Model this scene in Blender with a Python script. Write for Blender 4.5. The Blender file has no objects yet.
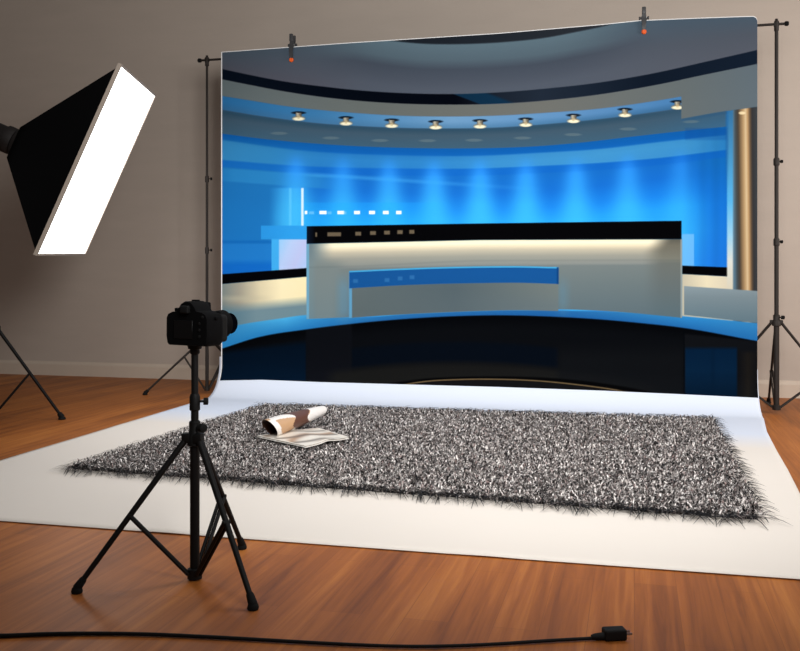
import bpy, bmesh, math, random
import numpy as np
from mathutils import Vector, Matrix
random.seed(4); rng = np.random.default_rng(7)
sc = bpy.context.scene; col = sc.collection
YAW = math.radians(14.3); SN, CS = math.sin(YAW), math.cos(YAW)
F = Vector((-SN, CS, 0)); R = Vector((CS, SN, 0)); CAM = Vector((0, 0, 1.0))

def at(px, py, d):                       # point seen at a pixel, d metres deep
    return CAM + F*d + R*((px-400)/920*d) + Vector((0, 0, (275-py)/920*d))
def floor_at(px, py, z=0.0):
    return at(px, py, (1-z)*920/(py-275))
def cam_space(x, d, z):                  # z relative to the eye
    return CAM + F*d + R*x + Vector((0, 0, z))

# ------------------------------------------------------------ materials
def lin(c):
    return tuple(((v/255)/12.92 if v/255 <= .04045 else ((v/255+.055)/1.055)**2.4) for v in c)
def mat(name, rgb, rough=.5, metal=0, spec=.5, noise=0, nscale=20, bump=0, bscale=200):
    m = bpy.data.materials.new(name); m.use_nodes = True
    nt = m.node_tree; b = nt.nodes['Principled BSDF']
    c = lin(rgb)
    b.inputs['Base Color'].default_value = (*c, 1)
    b.inputs['Roughness'].default_value = rough; b.inputs['Metallic'].default_value = metal
    b.inputs['Specular IOR Level'].default_value = spec
    tc = nt.nodes.new('ShaderNodeTexCoord')
    n = nt.nodes.new('ShaderNodeTexNoise'); n.inputs['Scale'].default_value = nscale; n.inputs['Detail'].default_value = 4
    nt.links.new(tc.outputs['Object'], n.inputs['Vector'])
    mx = nt.nodes.new('ShaderNodeMix'); mx.data_type = 'RGBA'
    a = max(noise, .03)
    mx.inputs['A'].default_value = (*[v*(1-a) for v in c], 1); mx.inputs['B'].default_value = (*[min(1, v*(1+a)) for v in c], 1)
    nt.links.new(n.outputs['Fac'], mx.inputs['Factor']); nt.links.new(mx.outputs['Result'], b.inputs['Base Color'])
    if bump:
        n2 = nt.nodes.new('ShaderNodeTexNoise'); n2.inputs['Scale'].default_value = bscale
        nt.links.new(tc.outputs['Object'], n2.inputs['Vector'])
        bp = nt.nodes.new('ShaderNodeBump'); bp.inputs['Strength'].default_value = bump; bp.inputs['Distance'].default_value = .002
        nt.links.new(n2.outputs['Fac'], bp.inputs['Height']); nt.links.new(bp.outputs['Normal'], b.inputs['Normal'])
    return m
def attr_mat(name, rough=.6, spec=.2):
    m = bpy.data.materials.new(name); m.use_nodes = True
    nt = m.node_tree; b = nt.nodes['Principled BSDF']
    a = nt.nodes.new('ShaderNodeAttribute'); a.attribute_name = 'ink'
    nt.links.new(a.outputs['Color'], b.inputs['Base Color'])
    b.inputs['Roughness'].default_value = rough; b.inputs['Specular IOR Level'].default_value = spec
    return m
M_BLACK = mat('black_metal', (7, 6, 6), .6, 0, .2)
M_BRONZE = mat('dark_bronze_metal', (38, 32, 28), .6, .1, .3)
M_RUBBER = mat('black_rubber', (10, 10, 10), .8, spec=.2)
M_CAMERA = mat('camera_black', (4, 4, 5), .8, spec=.08, bump=.4, bscale=600)
M_GLASS = mat('lens_glass', (8, 10, 16), .08)
M_SCREEN = mat('screen_black', (5, 5, 6), .4, spec=.2)
M_FABRIC = mat('black_nylon', (9, 9, 10), .9, spec=.05, bump=.3, bscale=60)
M_TRIM = mat('beige_trim', (150, 138, 126), .7)
M_GREY = mat('grey_plastic', (50, 50, 52), .5)
M_STEEL = mat('brushed_steel', (150, 150, 150), .3, .9)
M_ORANGE = mat('orange_rubber', (218, 84, 10), .6)
M_HEAD = mat('strobe_brown_black', (24, 20, 19), .6, spec=.2)
M_CABLE = mat('black_cable', (14, 12, 12), .7, spec=.2)
M_BASEB = mat('baseboard_paint', (196, 180, 163), .6)

def wall_material():
    m = mat('wall_plaster', (183, 170, 158), .85, spec=.15, noise=.05, nscale=2.2, bump=.35, bscale=30)
    nt = m.node_tree; n = [x for x in nt.nodes if x.type == 'TEX_NOISE'][0]
    mp = nt.nodes.new('ShaderNodeMapping'); mp.inputs['Scale'].default_value = (1, 1, 5)
    tc = [x for x in nt.nodes if x.type == 'TEX_COORD'][0]
    nt.links.new(tc.outputs['Object'], mp.inputs['Vector']); nt.links.new(mp.outputs['Vector'], n.inputs['Vector'])
    return m
M_WALL = wall_material()

def floor_material():
    m = bpy.data.materials.new('laminate_planks'); m.use_nodes = True
    nt = m.node_tree; N = nt.nodes; L = nt.links; b = N['Principled BSDF']
    tc = N.new('ShaderNodeTexCoord')
    mp = N.new('ShaderNodeMapping'); mp.inputs['Rotation'].default_value = (0, 0, math.radians(90))
    L.new(tc.outputs['Object'], mp.inputs['Vector'])
    br = N.new('ShaderNodeTexBrick'); br.inputs['Scale'].default_value = 1
    br.inputs['Brick Width'].default_value = 1.3; br.inputs['Row Height'].default_value = .13
    br.inputs['Mortar Size'].default_value = .0008; br.inputs['Mortar Smooth'].default_value = .4
    br.inputs['Bias'].default_value = 0
    br.inputs['Color1'].default_value = (0, 0, 0, 1); br.inputs['Color2'].default_value = (1, 1, 1, 1)
    br.inputs['Mortar'].default_value = (.5, .5, .5, 1); br.offset = .37
    L.new(mp.outputs['Vector'], br.inputs['Vector'])
    mg = N.new('ShaderNodeMapping'); mg.inputs['Scale'].default_value = (34, 1.3, 1)
    L.new(tc.outputs['Object'], mg.inputs['Vector'])
    n = N.new('ShaderNodeTexNoise'); n.inputs['Scale'].default_value = 1; n.inputs['Detail'].default_value = 6; n.inputs['Roughness'].default_value = .62
    n.inputs['Distortion'].default_value = .6
    L.new(mg.outputs['Vector'], n.inputs['Vector'])
    md = N.new('ShaderNodeMapping'); md.inputs['Scale'].default_value = (5, .5, 1)
    L.new(tc.outputs['Object'], md.inputs['Vector'])
    n2 = N.new('ShaderNodeTexNoise'); n2.inputs['Scale'].default_value = 1; n2.inputs['Detail'].default_value = 2
    L.new(md.outputs['Vector'], n2.inputs['Vector'])
    ad = N.new('ShaderNodeMath'); ad.operation = 'MULTIPLY_ADD'; ad.inputs[1].default_value = .5
    L.new(n.outputs['Fac'], ad.inputs[0])
    h = N.new('ShaderNodeMath'); h.operation = 'MULTIPLY'; h.inputs[1].default_value = .38
    L.new(n2.outputs['Fac'], h.inputs[0]); L.new(h.outputs[0], ad.inputs[2])
    a2 = N.new('ShaderNodeMath'); a2.operation = 'MULTIPLY_ADD'; a2.inputs[1].default_value = .07
    L.new(br.outputs['Color'], a2.inputs[0]); L.new(ad.outputs[0], a2.inputs[2])
    cr = N.new('ShaderNodeValToRGB'); e = cr.color_ramp.elements
    e[0].position = .28; e[0].color = (*lin((104, 55, 22)), 1)
    e[1].position = .72; e[1].color = (*lin((198, 126, 58)), 1)
    k = e.new(.5); k.color = (*lin((160, 92, 37)), 1)
    L.new(a2.outputs[0], cr.inputs['Fac'])
    mx = N.new('ShaderNodeMix'); mx.data_type = 'RGBA'
    L.new(br.outputs['Fac'], mx.inputs['Factor']); L.new(cr.outputs['Color'], mx.inputs['A'])
    mx.inputs['B'].default_value = (*lin((124, 70, 32)), 1)
    L.new(mx.outputs['Result'], b.inputs['Base Color'])
    b.inputs['Roughness'].default_value = .5; b.inputs['Specular IOR Level'].default_value = .3
    return m
M_FLOOR = floor_material()

# ------------------------------------------------------------ helpers
def empty(name, loc, label, cat, group=None):
    o = bpy.data.objects.new(name, None); col.objects.link(o); o.location = loc
    o.empty_display_size = .05
    o['label'] = label; o['category'] = cat
    if group: o['group'] = group
    return o
def link(name, me, m, parent=None, smooth=False, auto=None):
    o = bpy.data.objects.new(name, me); col.objects.link(o)
    me.materials.append(m)
    if smooth:
        me.polygons.foreach_set('use_smooth', [True]*len(me.polygons))
    if parent:
        o.parent = parent
        p = parent; base = Vector((0, 0, 0))
        while p: base = base + p.location; p = p.parent
        me.transform(Matrix.Translation(-base))
    return o
def from_bm(name, bm, m, parent=None, smooth=True):
    me = bpy.data.meshes.new(name); bmesh.ops.recalc_face_normals(bm, faces=bm.faces)
    bm.to_mesh(me); bm.free()
    o = link(name, me, m, parent, False)
    if smooth:
        me.polygons.foreach_set('use_smooth', [True]*len(me.polygons))
        try: me.set_sharp_from_angle(angle=math.radians(38))
        except Exception: pass
    return o
def tube(bm, pts, radii, n=12, caps=True):
    pts = [Vector(p) for p in pts]
    if not isinstance(radii, (list, tuple)): radii = [radii]*len(pts)
    rings = []; up = None
    for i, p in enumerate(pts):
        if i == 0: t = pts[1]-p
        elif i == len(pts)-1: t = p-pts[i-1]
        else: t = (pts[i+1]-p).normalized()+(p-pts[i-1]).normalized()
        t.normalize()
        if up is None:
            up = Vector((0, 0, 1)) if abs(t.z) < .9 else Vector((1, 0, 0))
        a = t.cross(up).normalized(); b_ = t.cross(a).normalized(); up = a.cross(t)
        rings.append([bm.verts.new(p + (a*math.cos(k*2*math.pi/n)+b_*math.sin(k*2*math.pi/n))*radii[i]) for k in range(n)])
    for i in range(len(rings)-1):
        for k in range(n):
            bm.faces.new((rings[i][k], rings[i][(k+1) % n], rings[i+1][(k+1) % n], rings[i+1][k]))
    if caps:
        bm.faces.new(rings[0][::-1]); bm.faces.new(rings[-1])
def lathe(bm, a, b, prof, n=20):            # prof: (t along a->b in metres, radius)
    a = Vector(a); d = (Vector(b)-a).normalized()
    tube_profile(bm, a, d, prof, n)
def tube_profile(bm, a, d, prof, n):
    up = Vector((0, 0, 1)) if abs(d.z) < .9 else Vector((1, 0, 0))
    u = d.cross(up).normalized(); v = d.cross(u)
    rings = []
    for t, r in prof:
        rings.append([bm.verts.new(a+d*t+(u*math.cos(k*2*math.pi/n)+v*math.sin(k*2*math.pi/n))*max(r, 1e-4)) for k in range(n)])
    for i in range(len(rings)-1):
        for k in range(n):
            bm.faces.new((rings[i][k], rings[i][(k+1) % n], rings[i+1][(k+1) % n], rings[i+1][k]))
    bm.faces.new(rings[0][::-1]); bm.faces.new(rings[-1])
def box(bm, c, size, rot=None, bevel=0, seg=2):
    r = bmesh.ops.create_cube(bm, size=1)
    mtx = Matrix.Translation(Vector(c)) @ (rot.to_4x4() if rot else Matrix.Identity(4)) @ Matrix.Diagonal((*size, 1))
    bmesh.ops.transform(bm, matrix=mtx, verts=r['verts'])
    if bevel:
        es = {e for v in r['verts'] for e in v.link_edges}
        bmesh.ops.bevel(bm, geom=list(es), offset=bevel, segments=seg, profile=.6, affect='EDGES')
def grid_mesh(name, P, cols=None, thick=0):
    """P: (rows, cols, 3) array; a solid sheet when thick > 0"""
    h, w, _ = P.shape
    V = P.reshape(-1, 3)
    i = np.arange(h*w).reshape(h, w)
    q = np.stack([i[:-1, :-1], i[:-1, 1:], i[1:, 1:], i[1:, :-1]], -1).reshape(-1, 4)
    if thick:
        du = np.gradient(P, axis=1); dv = np.gradient(P, axis=0)
        nrm = np.cross(du, dv); nrm /= np.linalg.norm(nrm, axis=-1, keepdims=True)+1e-9
        V = np.concatenate([V, (P-nrm*thick).reshape(-1, 3)])
        n0 = h*w
        b = np.concatenate([i[0, :], i[1:, -1], i[-1, -2::-1], i[-2:0:-1, 0]])
        side = np.stack([b, b+n0, np.roll(b, -1)+n0, np.roll(b, -1)], -1)
        q = np.concatenate([q, q[:, ::-1]+n0, side])
        if cols is not None: cols = np.concatenate([cols.reshape(-1, 4)]*2)
    me = bpy.data.meshes.new(name)
    me.vertices.add(len(V)); me.vertices.foreach_set('co', V.astype(np.float32).ravel())
    me.loops.add(q.size); me.loops.foreach_set('vertex_index', q.astype(np.int32).ravel())
    me.polygons.add(len(q)); me.polygons.foreach_set('loop_start', np.arange(0, q.size, 4, dtype=np.int32))
    me.update(calc_edges=True)
    if cols is not None:
        at_ = me.color_attributes.new('ink', 'FLOAT_COLOR', 'POINT')
        at_.data.foreach_set('color', cols.astype(np.float32).ravel())
    return me

# ------------------------------------------------------------ the setting
WALL_Y = 8.04
def struct(name, lo, hi, m):
    bm = bmesh.new(); lo = Vector(lo); hi = Vector(hi)
    box(bm, (lo+hi)/2, hi-lo)
    o = from_bm(name, bm, m, None, False); o['kind'] = 'structure'
    return o
struct('floor', (-11, -3, -.1), (5.5, WALL_Y+.1, 0), M_FLOOR)
struct('wall_back', (-11, WALL_Y, 0), (5.5, WALL_Y+.1, 4.2), M_WALL)
bm = bmesh.new()
prof = [(0, 0), (.016, 0), (.016, .108), (.012, .122), (.007, .128), (.004, .14), (0, .14)]
ra = [bm.verts.new((-11, WALL_Y-a, z)) for a, z in prof]; rb = [bm.verts.new((5.5, WALL_Y-a, z)) for a, z in prof]
for k in range(len(prof)):
    j = (k+1) % len(prof); bm.faces.new((ra[k], ra[j], rb[j], rb[k]))
bm.faces.new(ra); bm.faces.new(rb[::-1])
o = from_bm('baseboard_back', bm, M_BASEB, None, False); o['kind'] = 'structure'

# ------------------------------------------------------------ photo backdrop: printed sheet + white sweep
BY = 7.06; RC = .27
def prof_y(z):                               # hanging sheet rounds forward near the floor
    z = np.asarray(z, float); t = np.clip(RC+.004-z, 0, RC-.0045)
    return BY-RC+np.sqrt((RC-.004)**2-t*t)
def project(X, Y, Z):
    d = -SN*X+CS*Y; r = CS*X+SN*Y
    return 400+920*r/d, 275-920*(Z-1)/d
def x_world(px, Y=BY):                       # world x of a pixel column on the plane y = Y
    r = (px-400)/920; d = Y/(CS+r*SN); return d*(-SN+r*CS)
def z_world(px, py, Y=BY):
    r = (px-400)/920; d = Y/(CS+r*SN); return 1+(275-py)/920*d
XL, XR = x_world(221.3), x_world(757.3)
topx = np.array([221, 350, 500, 600, 640, 690, 740, 758.]); topy = np.array([52, 42.6, 33, 24.5, 20.3, 18.2, 16.4, 16.0])
botx = np.array([221, 264, 320, 500, 600, 680, 758.]); boty = np.array([380.5, 379.8, 382, 387, 390.5, 394, 397.6])
PW, PH = 1150, 760
u = np.linspace(0, 1, PW); v = np.linspace(0, 1, PH)
Xc = XL+(XR-XL)*u
pxc = project(Xc, BY, np.ones_like(Xc))[0]
ztop = z_world(pxc, np.interp(pxc, topx, topy))
rr = .035                                    # rounded top right corner
dx = np.clip(Xc-(XR-rr), 0, rr); ztop = ztop-(rr-np.sqrt(rr*rr-dx*dx))
zbot = z_world(pxc, np.interp(pxc, botx, boty), BY-.045)
Z = zbot[None, :]+(ztop-zbot)[None, :]*v[:, None]
X = np.broadcast_to(Xc, Z.shape); Y = prof_y(Z)
px, py = project(X, Y, Z)

def ss(a, b, x):
    t = np.clip((x-a)/(b-a), 0, 1); return t*t*(3-2*t)
def I(x, pts):
    p = np.array(pts, float)
    # smooth curve through the points (cubic hermite)
    xs, ys = p[:, 0], p[:, 1]; m = np.gradient(ys, xs)
    x = np.clip(x, xs[0]-6, xs[-1]+6)
    k = np.clip(np.searchsorted(xs, x)-1, 0, len(xs)-2); h = xs[k+1]-xs[k]; t = (x-xs[k])/h
    t = np.clip(t, -.3, 1.3)
    return (2*t**3-3*t**2+1)*ys[k]+(t**3-2*t**2+t)*h*m[k]+(-2*t**3+3*t**2)*ys[k+1]+(t**3-t**2)*h*m[k+1]

def paint(x, y):
    """the printed picture: an empty blue news studio with a long desk (sRGB 0-255)"""
    img = np.zeros(x.shape+(3,)); 
    C = lambda *c: np.array(c, float)
    def put(mask, c):
        nonlocal img
        m = np.clip(mask, 0, 1)[..., None]
        img = img*(1-m)+(c if isinstance(c, np.ndarray) and c.ndim == 3 else C(*c) if isinstance(c, tuple) else c)*m
    def ramp(t, *stops):
        ts = [s[0] for s in stops]
        return np.stack([np.interp(t, ts, [s[1][k] for s in stops]) for k in range(3)], -1)
    E = .45
    def below(c, e=E): return np.clip((y-c)/e*.5+.5, 0, 1)
    def between(a, b, e=E): return below(a, e)*(1-below(b, e))
    def inx(a, b, e=E): return np.clip((x-a)/e*.5+.5, 0, 1)*np.clip((b-x)/e*.5+.5, 0, 1)
    def lerp(a, b, t): return a+(b-a)*t[..., None]
    def ell(cx, cy, a, b): return np.clip((1-((x-cx)/a)**2-((y-cy)/b)**2)*1.6, 0, 1)
    top = np.interp(x, topx, topy)
    sliver = I(x, [(360, 36), (395, 41.2), (425, 43.8), (455, 44.2), (500, 42.4), (550, 37), (574, 32.4), (607, 25.5), (640, 16)])
    b1 = I(x, [(222, 69), (250, 75), (285, 81.6), (320, 86.2), (355, 90), (400, 93), (455, 94), (500, 92.3), (550, 88.2), (596, 83), (652, 73.6), (709, 61), (755, 50.5)])
    b2 = I(x, [(222, 79.4), (250, 85), (285, 91.6), (320, 96.8), (355, 100.6), (400, 103.6), (450, 104.7), (500, 103.8), (550, 100.2), (596, 95), (652, 85.8), (709, 74), (755, 64.6)])
    b3 = I(x, [(222, 96), (250, 100.4), (285, 106), (320, 110), (355, 113), (400, 115.7), (450, 116.5), (500, 115.5), (550, 112.5), (596, 109), (652, 101.4), (681, 96.6), (755, 80)])
    b4 = I(x, [(222, 110), (259, 116), (285, 119.6), (320, 123.6), (355, 126), (400, 128), (450, 128.6), (500, 127.6), (550, 124), (596, 119.7), (652, 112.6), (681, 108.4), (755, 97)])
    b5 = I(x, [(222, 133.6), (265, 139), (300, 142.3), (355, 146), (415, 148), (480, 148.2), (530, 146.6), (580, 142.6), (632, 136.6), (682, 131), (726, 126.5), (755, 123)])
    # ceiling
    t = np.clip((y-top)/(b1-top+.1), 0, 1)
    left = ramp(t, (0, (76, 90, 103)), (1, (84, 86, 98)))
    mid = ramp(np.clip((y-sliver)/46, 0, 1), (0, (94, 116, 128)), (.35, (84, 102, 114)), (.55, (68, 77, 90)), (.8, (74, 82, 95)), (1, (80, 88, 101)))
    right = ramp(t, (0, (74, 91, 106)), (.5, (80, 88, 100)), (1, (84, 90, 102)))
    c = lerp(left, mid, ss(290, 380, x)); c = lerp(c, right, ss(560, 680, x))
    img = c
    put((1-below(sliver, .8))*inx(384, 612, 3), ramp(np.clip((x-390)/220, 0, 1), (0, (26, 32, 40)), (1, (42, 47, 54))))
    # dark band
    bc = ramp((x-222)/533, (0, (8, 17, 30)), (.25, (3, 8, 18)), (.44, (2, 5, 14)), (.52, (24, 32, 44)), (.6, (30, 40, 54)), (.8, (14, 24, 38)), (1, (18, 30, 46)))
    sh = x-(y-94)*2.6
    patch = np.clip((sh-452)/3, 0, 1)*(1-np.clip((sh-486)/8, 0, 1))
    bc = lerp(bc, np.broadcast_to(C(12, 46, 72), bc.shape), patch*.9)
    put(between(b1, b2), bc)
    # grey cornice
    put(between(b2, b3), ramp((x-222)/533, (0, (102, 114, 117)), (.3, (100, 106, 104)), (.6, (107, 109, 105)), (.85, (98, 107, 109)), (1, (94, 107, 114))))
    # blue soffit and slate strip
    ts = np.clip((y-b3)/(b4-b3), 0, 1)
    so = lerp(ramp((x-222)/460, (0, (44, 112, 168)), (.2, (58, 120, 170)), (.5, (108, 154, 194)), (.75, (92, 140, 186)), (1, (70, 124, 176))),
              ramp((x-222)/460, (0, (50, 104, 150)), (.5, (84, 132, 172)), (1, (56, 104, 148))), ss(.3, 1, ts))
    put(between(b3, b4), so)
    tt = np.clip((y-b4)/(b5-b4), 0, 1)
    sl = ramp(tt, (0, (42, 78, 104)), (.12, (48, 76, 96)), (.35, (62, 86, 104)), (1, (60, 92, 114)))
    sl = lerp(sl, ramp(tt, (0, (54, 82, 104)), (1, (56, 100, 134))), ss(600, 755, x))
    put(between(b4, b5, .8), sl)
    for cx, cy in ((279, 133.3), (331, 138), (380, 140.5), (427.5, 140.7), (474, 140.2), (522.5, 138), (573, 134.6), (628, 129), (690.5, 121.6)):
        put(ell(cx, cy, 10, 1.8)*.45, (112, 128, 132))
    # ---- blue wall
    W = below(b5)
    s = y-b5
    base = ramp(s, (0, (14, 90, 166)), (7, (18, 98, 178)), (14, (28, 112, 188)), (26, (20, 102, 188)), (45, (20, 106, 204)), (62, (24, 126, 228)), (76, (32, 152, 244)), (100, (42, 164, 246)), (135, (40, 140, 240)))
    # left third is duller, right edge deeper
    dull = ramp(s, (0, (14, 88, 160)), (10, (30, 112, 176)), (30, (30, 114, 180)), (60, (28, 110, 178)), (100, (26, 110, 184)), (140, (30, 122, 204)))
    base = lerp(base, dull, (1-ss(262, 345, x))*.92)
    cones = np.zeros_like(x)
    for cx, k in ((296, 1), (343, .85), (389, .95), (434, 1), (480, 1), (526, .95), (576, .9), (628, .8), (681, .55)):
        cy = np.interp(cx, [296, 434, 576, 681], [163, 168, 166, 158])
        wd = 7+np.clip(y-cy+6, 0, 60)*.17
        cones = cones+k*np.exp(-((x-cx)/wd)**2)*(ss(cy-14, cy+10, y)*.85+ss(cy+12, cy+45, y)*.15)
        cones = cones+k*.22*np.exp(-((x-cx)/17)**2-((y-cy-8)/16)**2)
    base = lerp(base, ramp(y, (160, (46, 146, 255)), (185, (54, 168, 255)), (205, (62, 192, 255))), np.clip(cones*.5, 0, .5))
    deep = ramp(s, (0, (16, 92, 160)), (30, (16, 100, 176)), (80, (18, 104, 202)), (140, (24, 112, 214)))
    base = lerp(base, deep, ss(672, 724, x)*.85)
    base = base*(1-.02*np.sin(x/2.1)*ss(660, 720, x))[..., None]
    put(W, base)
    # pale horizontal bands of the wall
    ba = I(x, [(222, 140), (300, 150.5), (400, 155.5), (480, 155.8), (540, 152.8), (600, 149), (660, 142), (726, 135)])
    bb = I(x, [(222, 160), (300, 166), (400, 168.5), (480, 168.5), (540, 166), (600, 163), (660, 158), (726, 150)])
    put(between(ba, bb, .8)*inx(222, 727)*np.interp(x, [222, 320, 420, 500, 600, 690, 727], [.4, .25, .3, .5, .6, .55, .3]), (84, 164, 206))
    put(between(bb, bb+7, 1)*inx(222, 727)*.42, (10, 92, 196))
    put(between(ba-6, ba-1, 1)*inx(222, 727)*.3, (8, 84, 170))
    bl = 168+(x-222)*.075
    put(between(bl, bl+13, 1)*inx(221, 330, 12)*.45, (52, 146, 206))
    st = 178.5+(x-400)*.065
    put(between(st, st+3.5, 1.2)*inx(300, 545, 18)*.28*np.clip((560-x)/160, 0, 1), (96, 200, 255))
    put(W*np.clip(cones*.62, 0, .72)*inx(272, 727, 4), ramp(y, (160, (46, 148, 252)), (185, (56, 170, 255)), (205, (62, 190, 255))))
    put(between(202.5, 228, .8)*inx(304.5, 400, .5)*.34, (30, 170, 255))
    put(between(202.5, 224, .8)*inx(400, 470, .5)*.34*(1-ss(400, 460, x)), (30, 170, 255))
    # lit panel, mullion and paler blocks left of the desk
    put(between(188, 226, 1)*inx(276, 302, 7)*.4, (76, 192, 252))
    put(between(188, 226, 1)*inx(289, 291.5, .6)*.4, (120, 216, 255))
    put(inx(301.2, 303.6, .5)*between(188, 226.5, .6), (214, 240, 255))
    L0 = inx(221, 306.7)
    put(L0*between(243.5, 262, 1)*.5, (34, 124, 206)); put(L0*between(240.5, 243.5, 1)*.5, (12, 92, 176))
    put(L0*between(262, 276, 3)*.55, (8, 92, 196))
    put(inx(271.5, 306.7)*between(238.5, 275, .6), (64, 172, 240))
    put(inx(261, 306.7)*between(225.6, 239.3, .6)*.85, (44, 154, 232))
    pk = ramp(np.clip((x-279)/27+(y-240)/60, 0, 1.4), (0, (150, 206, 250)), (.5, (182, 206, 246)), (1, (188, 198, 240)), (1.4, (176, 202, 246)))
    put(inx(279, 306.7, .6)*between(239.5, 275, .6), pk)
    lt = np.interp(x, [222, 307], [274.2, 268]); lb = np.interp(x, [222, 307], [284, 276.6])
    cream = ramp((x-222)/85, (0, (126, 138, 136)), (.2, (164, 160, 144)), (.45, (226, 214, 178)), (.7, (254, 240, 196)), (1, (250, 236, 188)))
    put(inx(221, 306.7)*below(lb), cream)
    cl = np.interp(x, [222, 307], [309, 300.8])
    put(inx(221, 306.7)*below(cl, 5), ramp((x-222)/85, (0, (84, 122, 140)), (.4, (118, 146, 156)), (1, (112, 140, 150))))
    put(inx(221, 262, 14)*between(296, 301, 2)*.5, (196, 190, 164))
    put(inx(221, 306.7)*between(lt, lb), (2, 2, 5))
    # ---- right side: pale block, ledge, column
    put(inx(682, 694)*between(234, 267, .6)*.75, (120, 190, 252))
    rt = np.interp(x, [682, 730], [265.6, 267.4]); rb_ = np.interp(x, [682, 730], [274, 276.6])
    put(inx(682, 740)*below(rb_), ramp((x-682)/50, (0, (196, 190, 168)), (.5, (232, 222, 190)), (1, (214, 206, 184))))
    put(inx(682, 729)*between(rt, rb_), (2, 2, 4))
    pyt = I(x, [(681, 119), (720, 112), (757, 106.6)])
    colm = below(pyt, .6)
    strip = ramp(y, (112, (52, 112, 160)), (150, (66, 140, 190)), (200, (84, 176, 232)), (235, (150, 206, 236)), (262, (216, 220, 214)), (290, (214, 208, 186)))
    put(colm*inx(727, 736, .8), strip)
    put(colm*inx(725.5, 728.5, .8)*(1-ss(140, 200, y))*.6, (34, 100, 160))
    gm = ramp(x-.012*(y-110), (732.5, (88, 120, 140)), (735.5, (66, 74, 78)), (738, (72, 64, 56)), (740.5, (134, 110, 80)), (743.5, (186, 156, 114)), (745.5, (214, 190, 150)), (747.5, (184, 148, 104)), (750, (92, 76, 60)), (752, (52, 52, 54)), (756, (58, 62, 66)), (758, (60, 66, 70)))
    put(colm*inx(733, 760, .8), gm)
    put(ell(742, 113, 4, 1.8)*.8, (255, 236, 190))
    # grey header block top right
    put(between(b2, pyt)*inx(681.3, 760), ramp((x-681)/76, (0, (98, 107, 109)), (1, (94, 108, 117))))
    put(between(pyt, pyt+3, 1)*inx(681.3, 727)*.5, (44, 84, 120))
    put(between(128, 140, 1)*inx(685, 727, 1)*.3, (12, 70, 150))
    # ---- lamps
    for cx, cy in ((298.6, 118.8), (346, 123.6), (391.7, 126), (435.7, 127.5), (480, 126.6), (525.7, 125), (573.5, 121.2), (625, 115.3), (677.5, 107.6)):
        clip_ = (x < 681.3)
        put(ell(cx, cy-6, 8.6, 1.9)*clip_*.95, (14, 24, 36))
        put(np.clip((3.4-np.abs(x-cx))*1.2, 0, 1)*(y > cy-6)*(y < cy-.5)*clip_, ramp((x-cx+3.4)/6.8, (0, (80, 80, 78)), (.35, (186, 182, 164)), (.6, (130, 124, 110)), (1, (60, 60, 58))))
        put(ell(cx, cy-.5, 7.6, 2.9)*clip_, (124, 122, 110))
        put(ell(cx, cy+.1, 6.9, 2)*clip_, (246, 240, 208))
        put(ell(cx, cy-1.8, 1.9, 2.2)*clip_*.6, (200, 176, 130))
    # ---- floor of the studio
    ft = I(x, [(222, 328.5), (240, 324.7), (280, 318.5), (307, 315), (340, 317), (355, 317.4), (410, 314), (480, 311), (520, 310.3), (560, 310.6), (620, 312), (682, 316), (757, 323)])
    fb = I(x, [(222, 348.6), (256, 337.8), (307, 329.3), (350, 324), (406, 318.9), (450, 316.4), (500, 315.3), (560, 317), (600, 319.4), (640, 323), (680, 327.4), (757, 341)])
    tb = np.clip((y-ft)/(fb-ft+.1), 0, 1)
    fl = lerp(ramp((x-222)/536, (0, (56, 140, 196)), (.12, (78, 182, 236)), (.2, (50, 138, 200)), (.3, (42, 116, 178)), (.6, (36, 102, 166)), (.8, (52, 132, 190)), (.87, (46, 140, 208)), (1, (52, 134, 194))),
              ramp((x-222)/536, (0, (40, 132, 196)), (.15, (36, 122, 188)), (.3, (34, 100, 164)), (.6, (28, 92, 160)), (1, (34, 110, 178))), tb)
    put(below(ft, .6), fl)
    # black glossy floor with dim mirror images
    g = lerp(np.zeros(x.shape+(3,))+C(3, 4, 7), np.zeros(x.shape+(3,))+C(8, 10, 14), ss(0, 16, y-fb))
    def gput(m, c):
        nonlocal g
        m = np.clip(m, 0, 1)[..., None]; g = g*(1-m)+(c if isinstance(c, np.ndarray) else C(*c))*m
    gput(inx(221, 306)*below(352-(x-222)*.12, 3), ramp((y-345)/36, (0, (2, 15, 30)), (1, (3, 21, 40))))
    gput(inx(306, 352, 1)*1., ramp((y-330)/52, (0, (10, 12, 17)), (1, (13, 15, 21))))
    rf = (x-455)**2*.0006
    gput(inx(352, 558, 1)*between(342+rf, 362+rf, 2), (4, 10, 20))
    gput(inx(330, 655, 6)*below(363+rf, 4)*.9, (24, 24, 23))
    gput(inx(558, 684, 4)*below(350, 8)*.8, (15, 17, 20))
    gput(inx(684, 758)*below(334+(x-684)*.1, 1), (14, 16, 20))
    gput(inx(685, 737, 1)*below(348, 2), ramp((y-348)/46, (0, (3, 28, 54)), (.5, (5, 32, 58)), (1, (3, 22, 42))))
    gput(inx(712, 714, 2)*below(348, 2)*.5, (2, 20, 40))
    gput(inx(738, 758, 1)*below(352, 2), ramp((x-738)/20, (0, (12, 14, 18)), (.5, (26, 24, 22)), (1, (14, 15, 18))))
    gput(inx(683.6, 684.6, .5)*below(328, 1), (2, 4, 8))
    arc = I(x, [(370, 386.5), (395, 382.5), (425, 378.6), (460, 376.8), (500, 376.3), (540, 377.4), (580, 380.5), (620, 386), (655, 392.5)])
    tn = I(x, [(370, 392), (395, 386), (425, 381), (460, 379), (500, 378.8), (540, 380.5), (580, 384.5), (610, 388.5), (640, 394)])
    gput(below(arc, .8)*inx(370, 655, 4), (3, 3, 4))
    gput(between(tn, tn+1.1, .6)*inx(385, 625, 8), (128, 106, 74))
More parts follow.
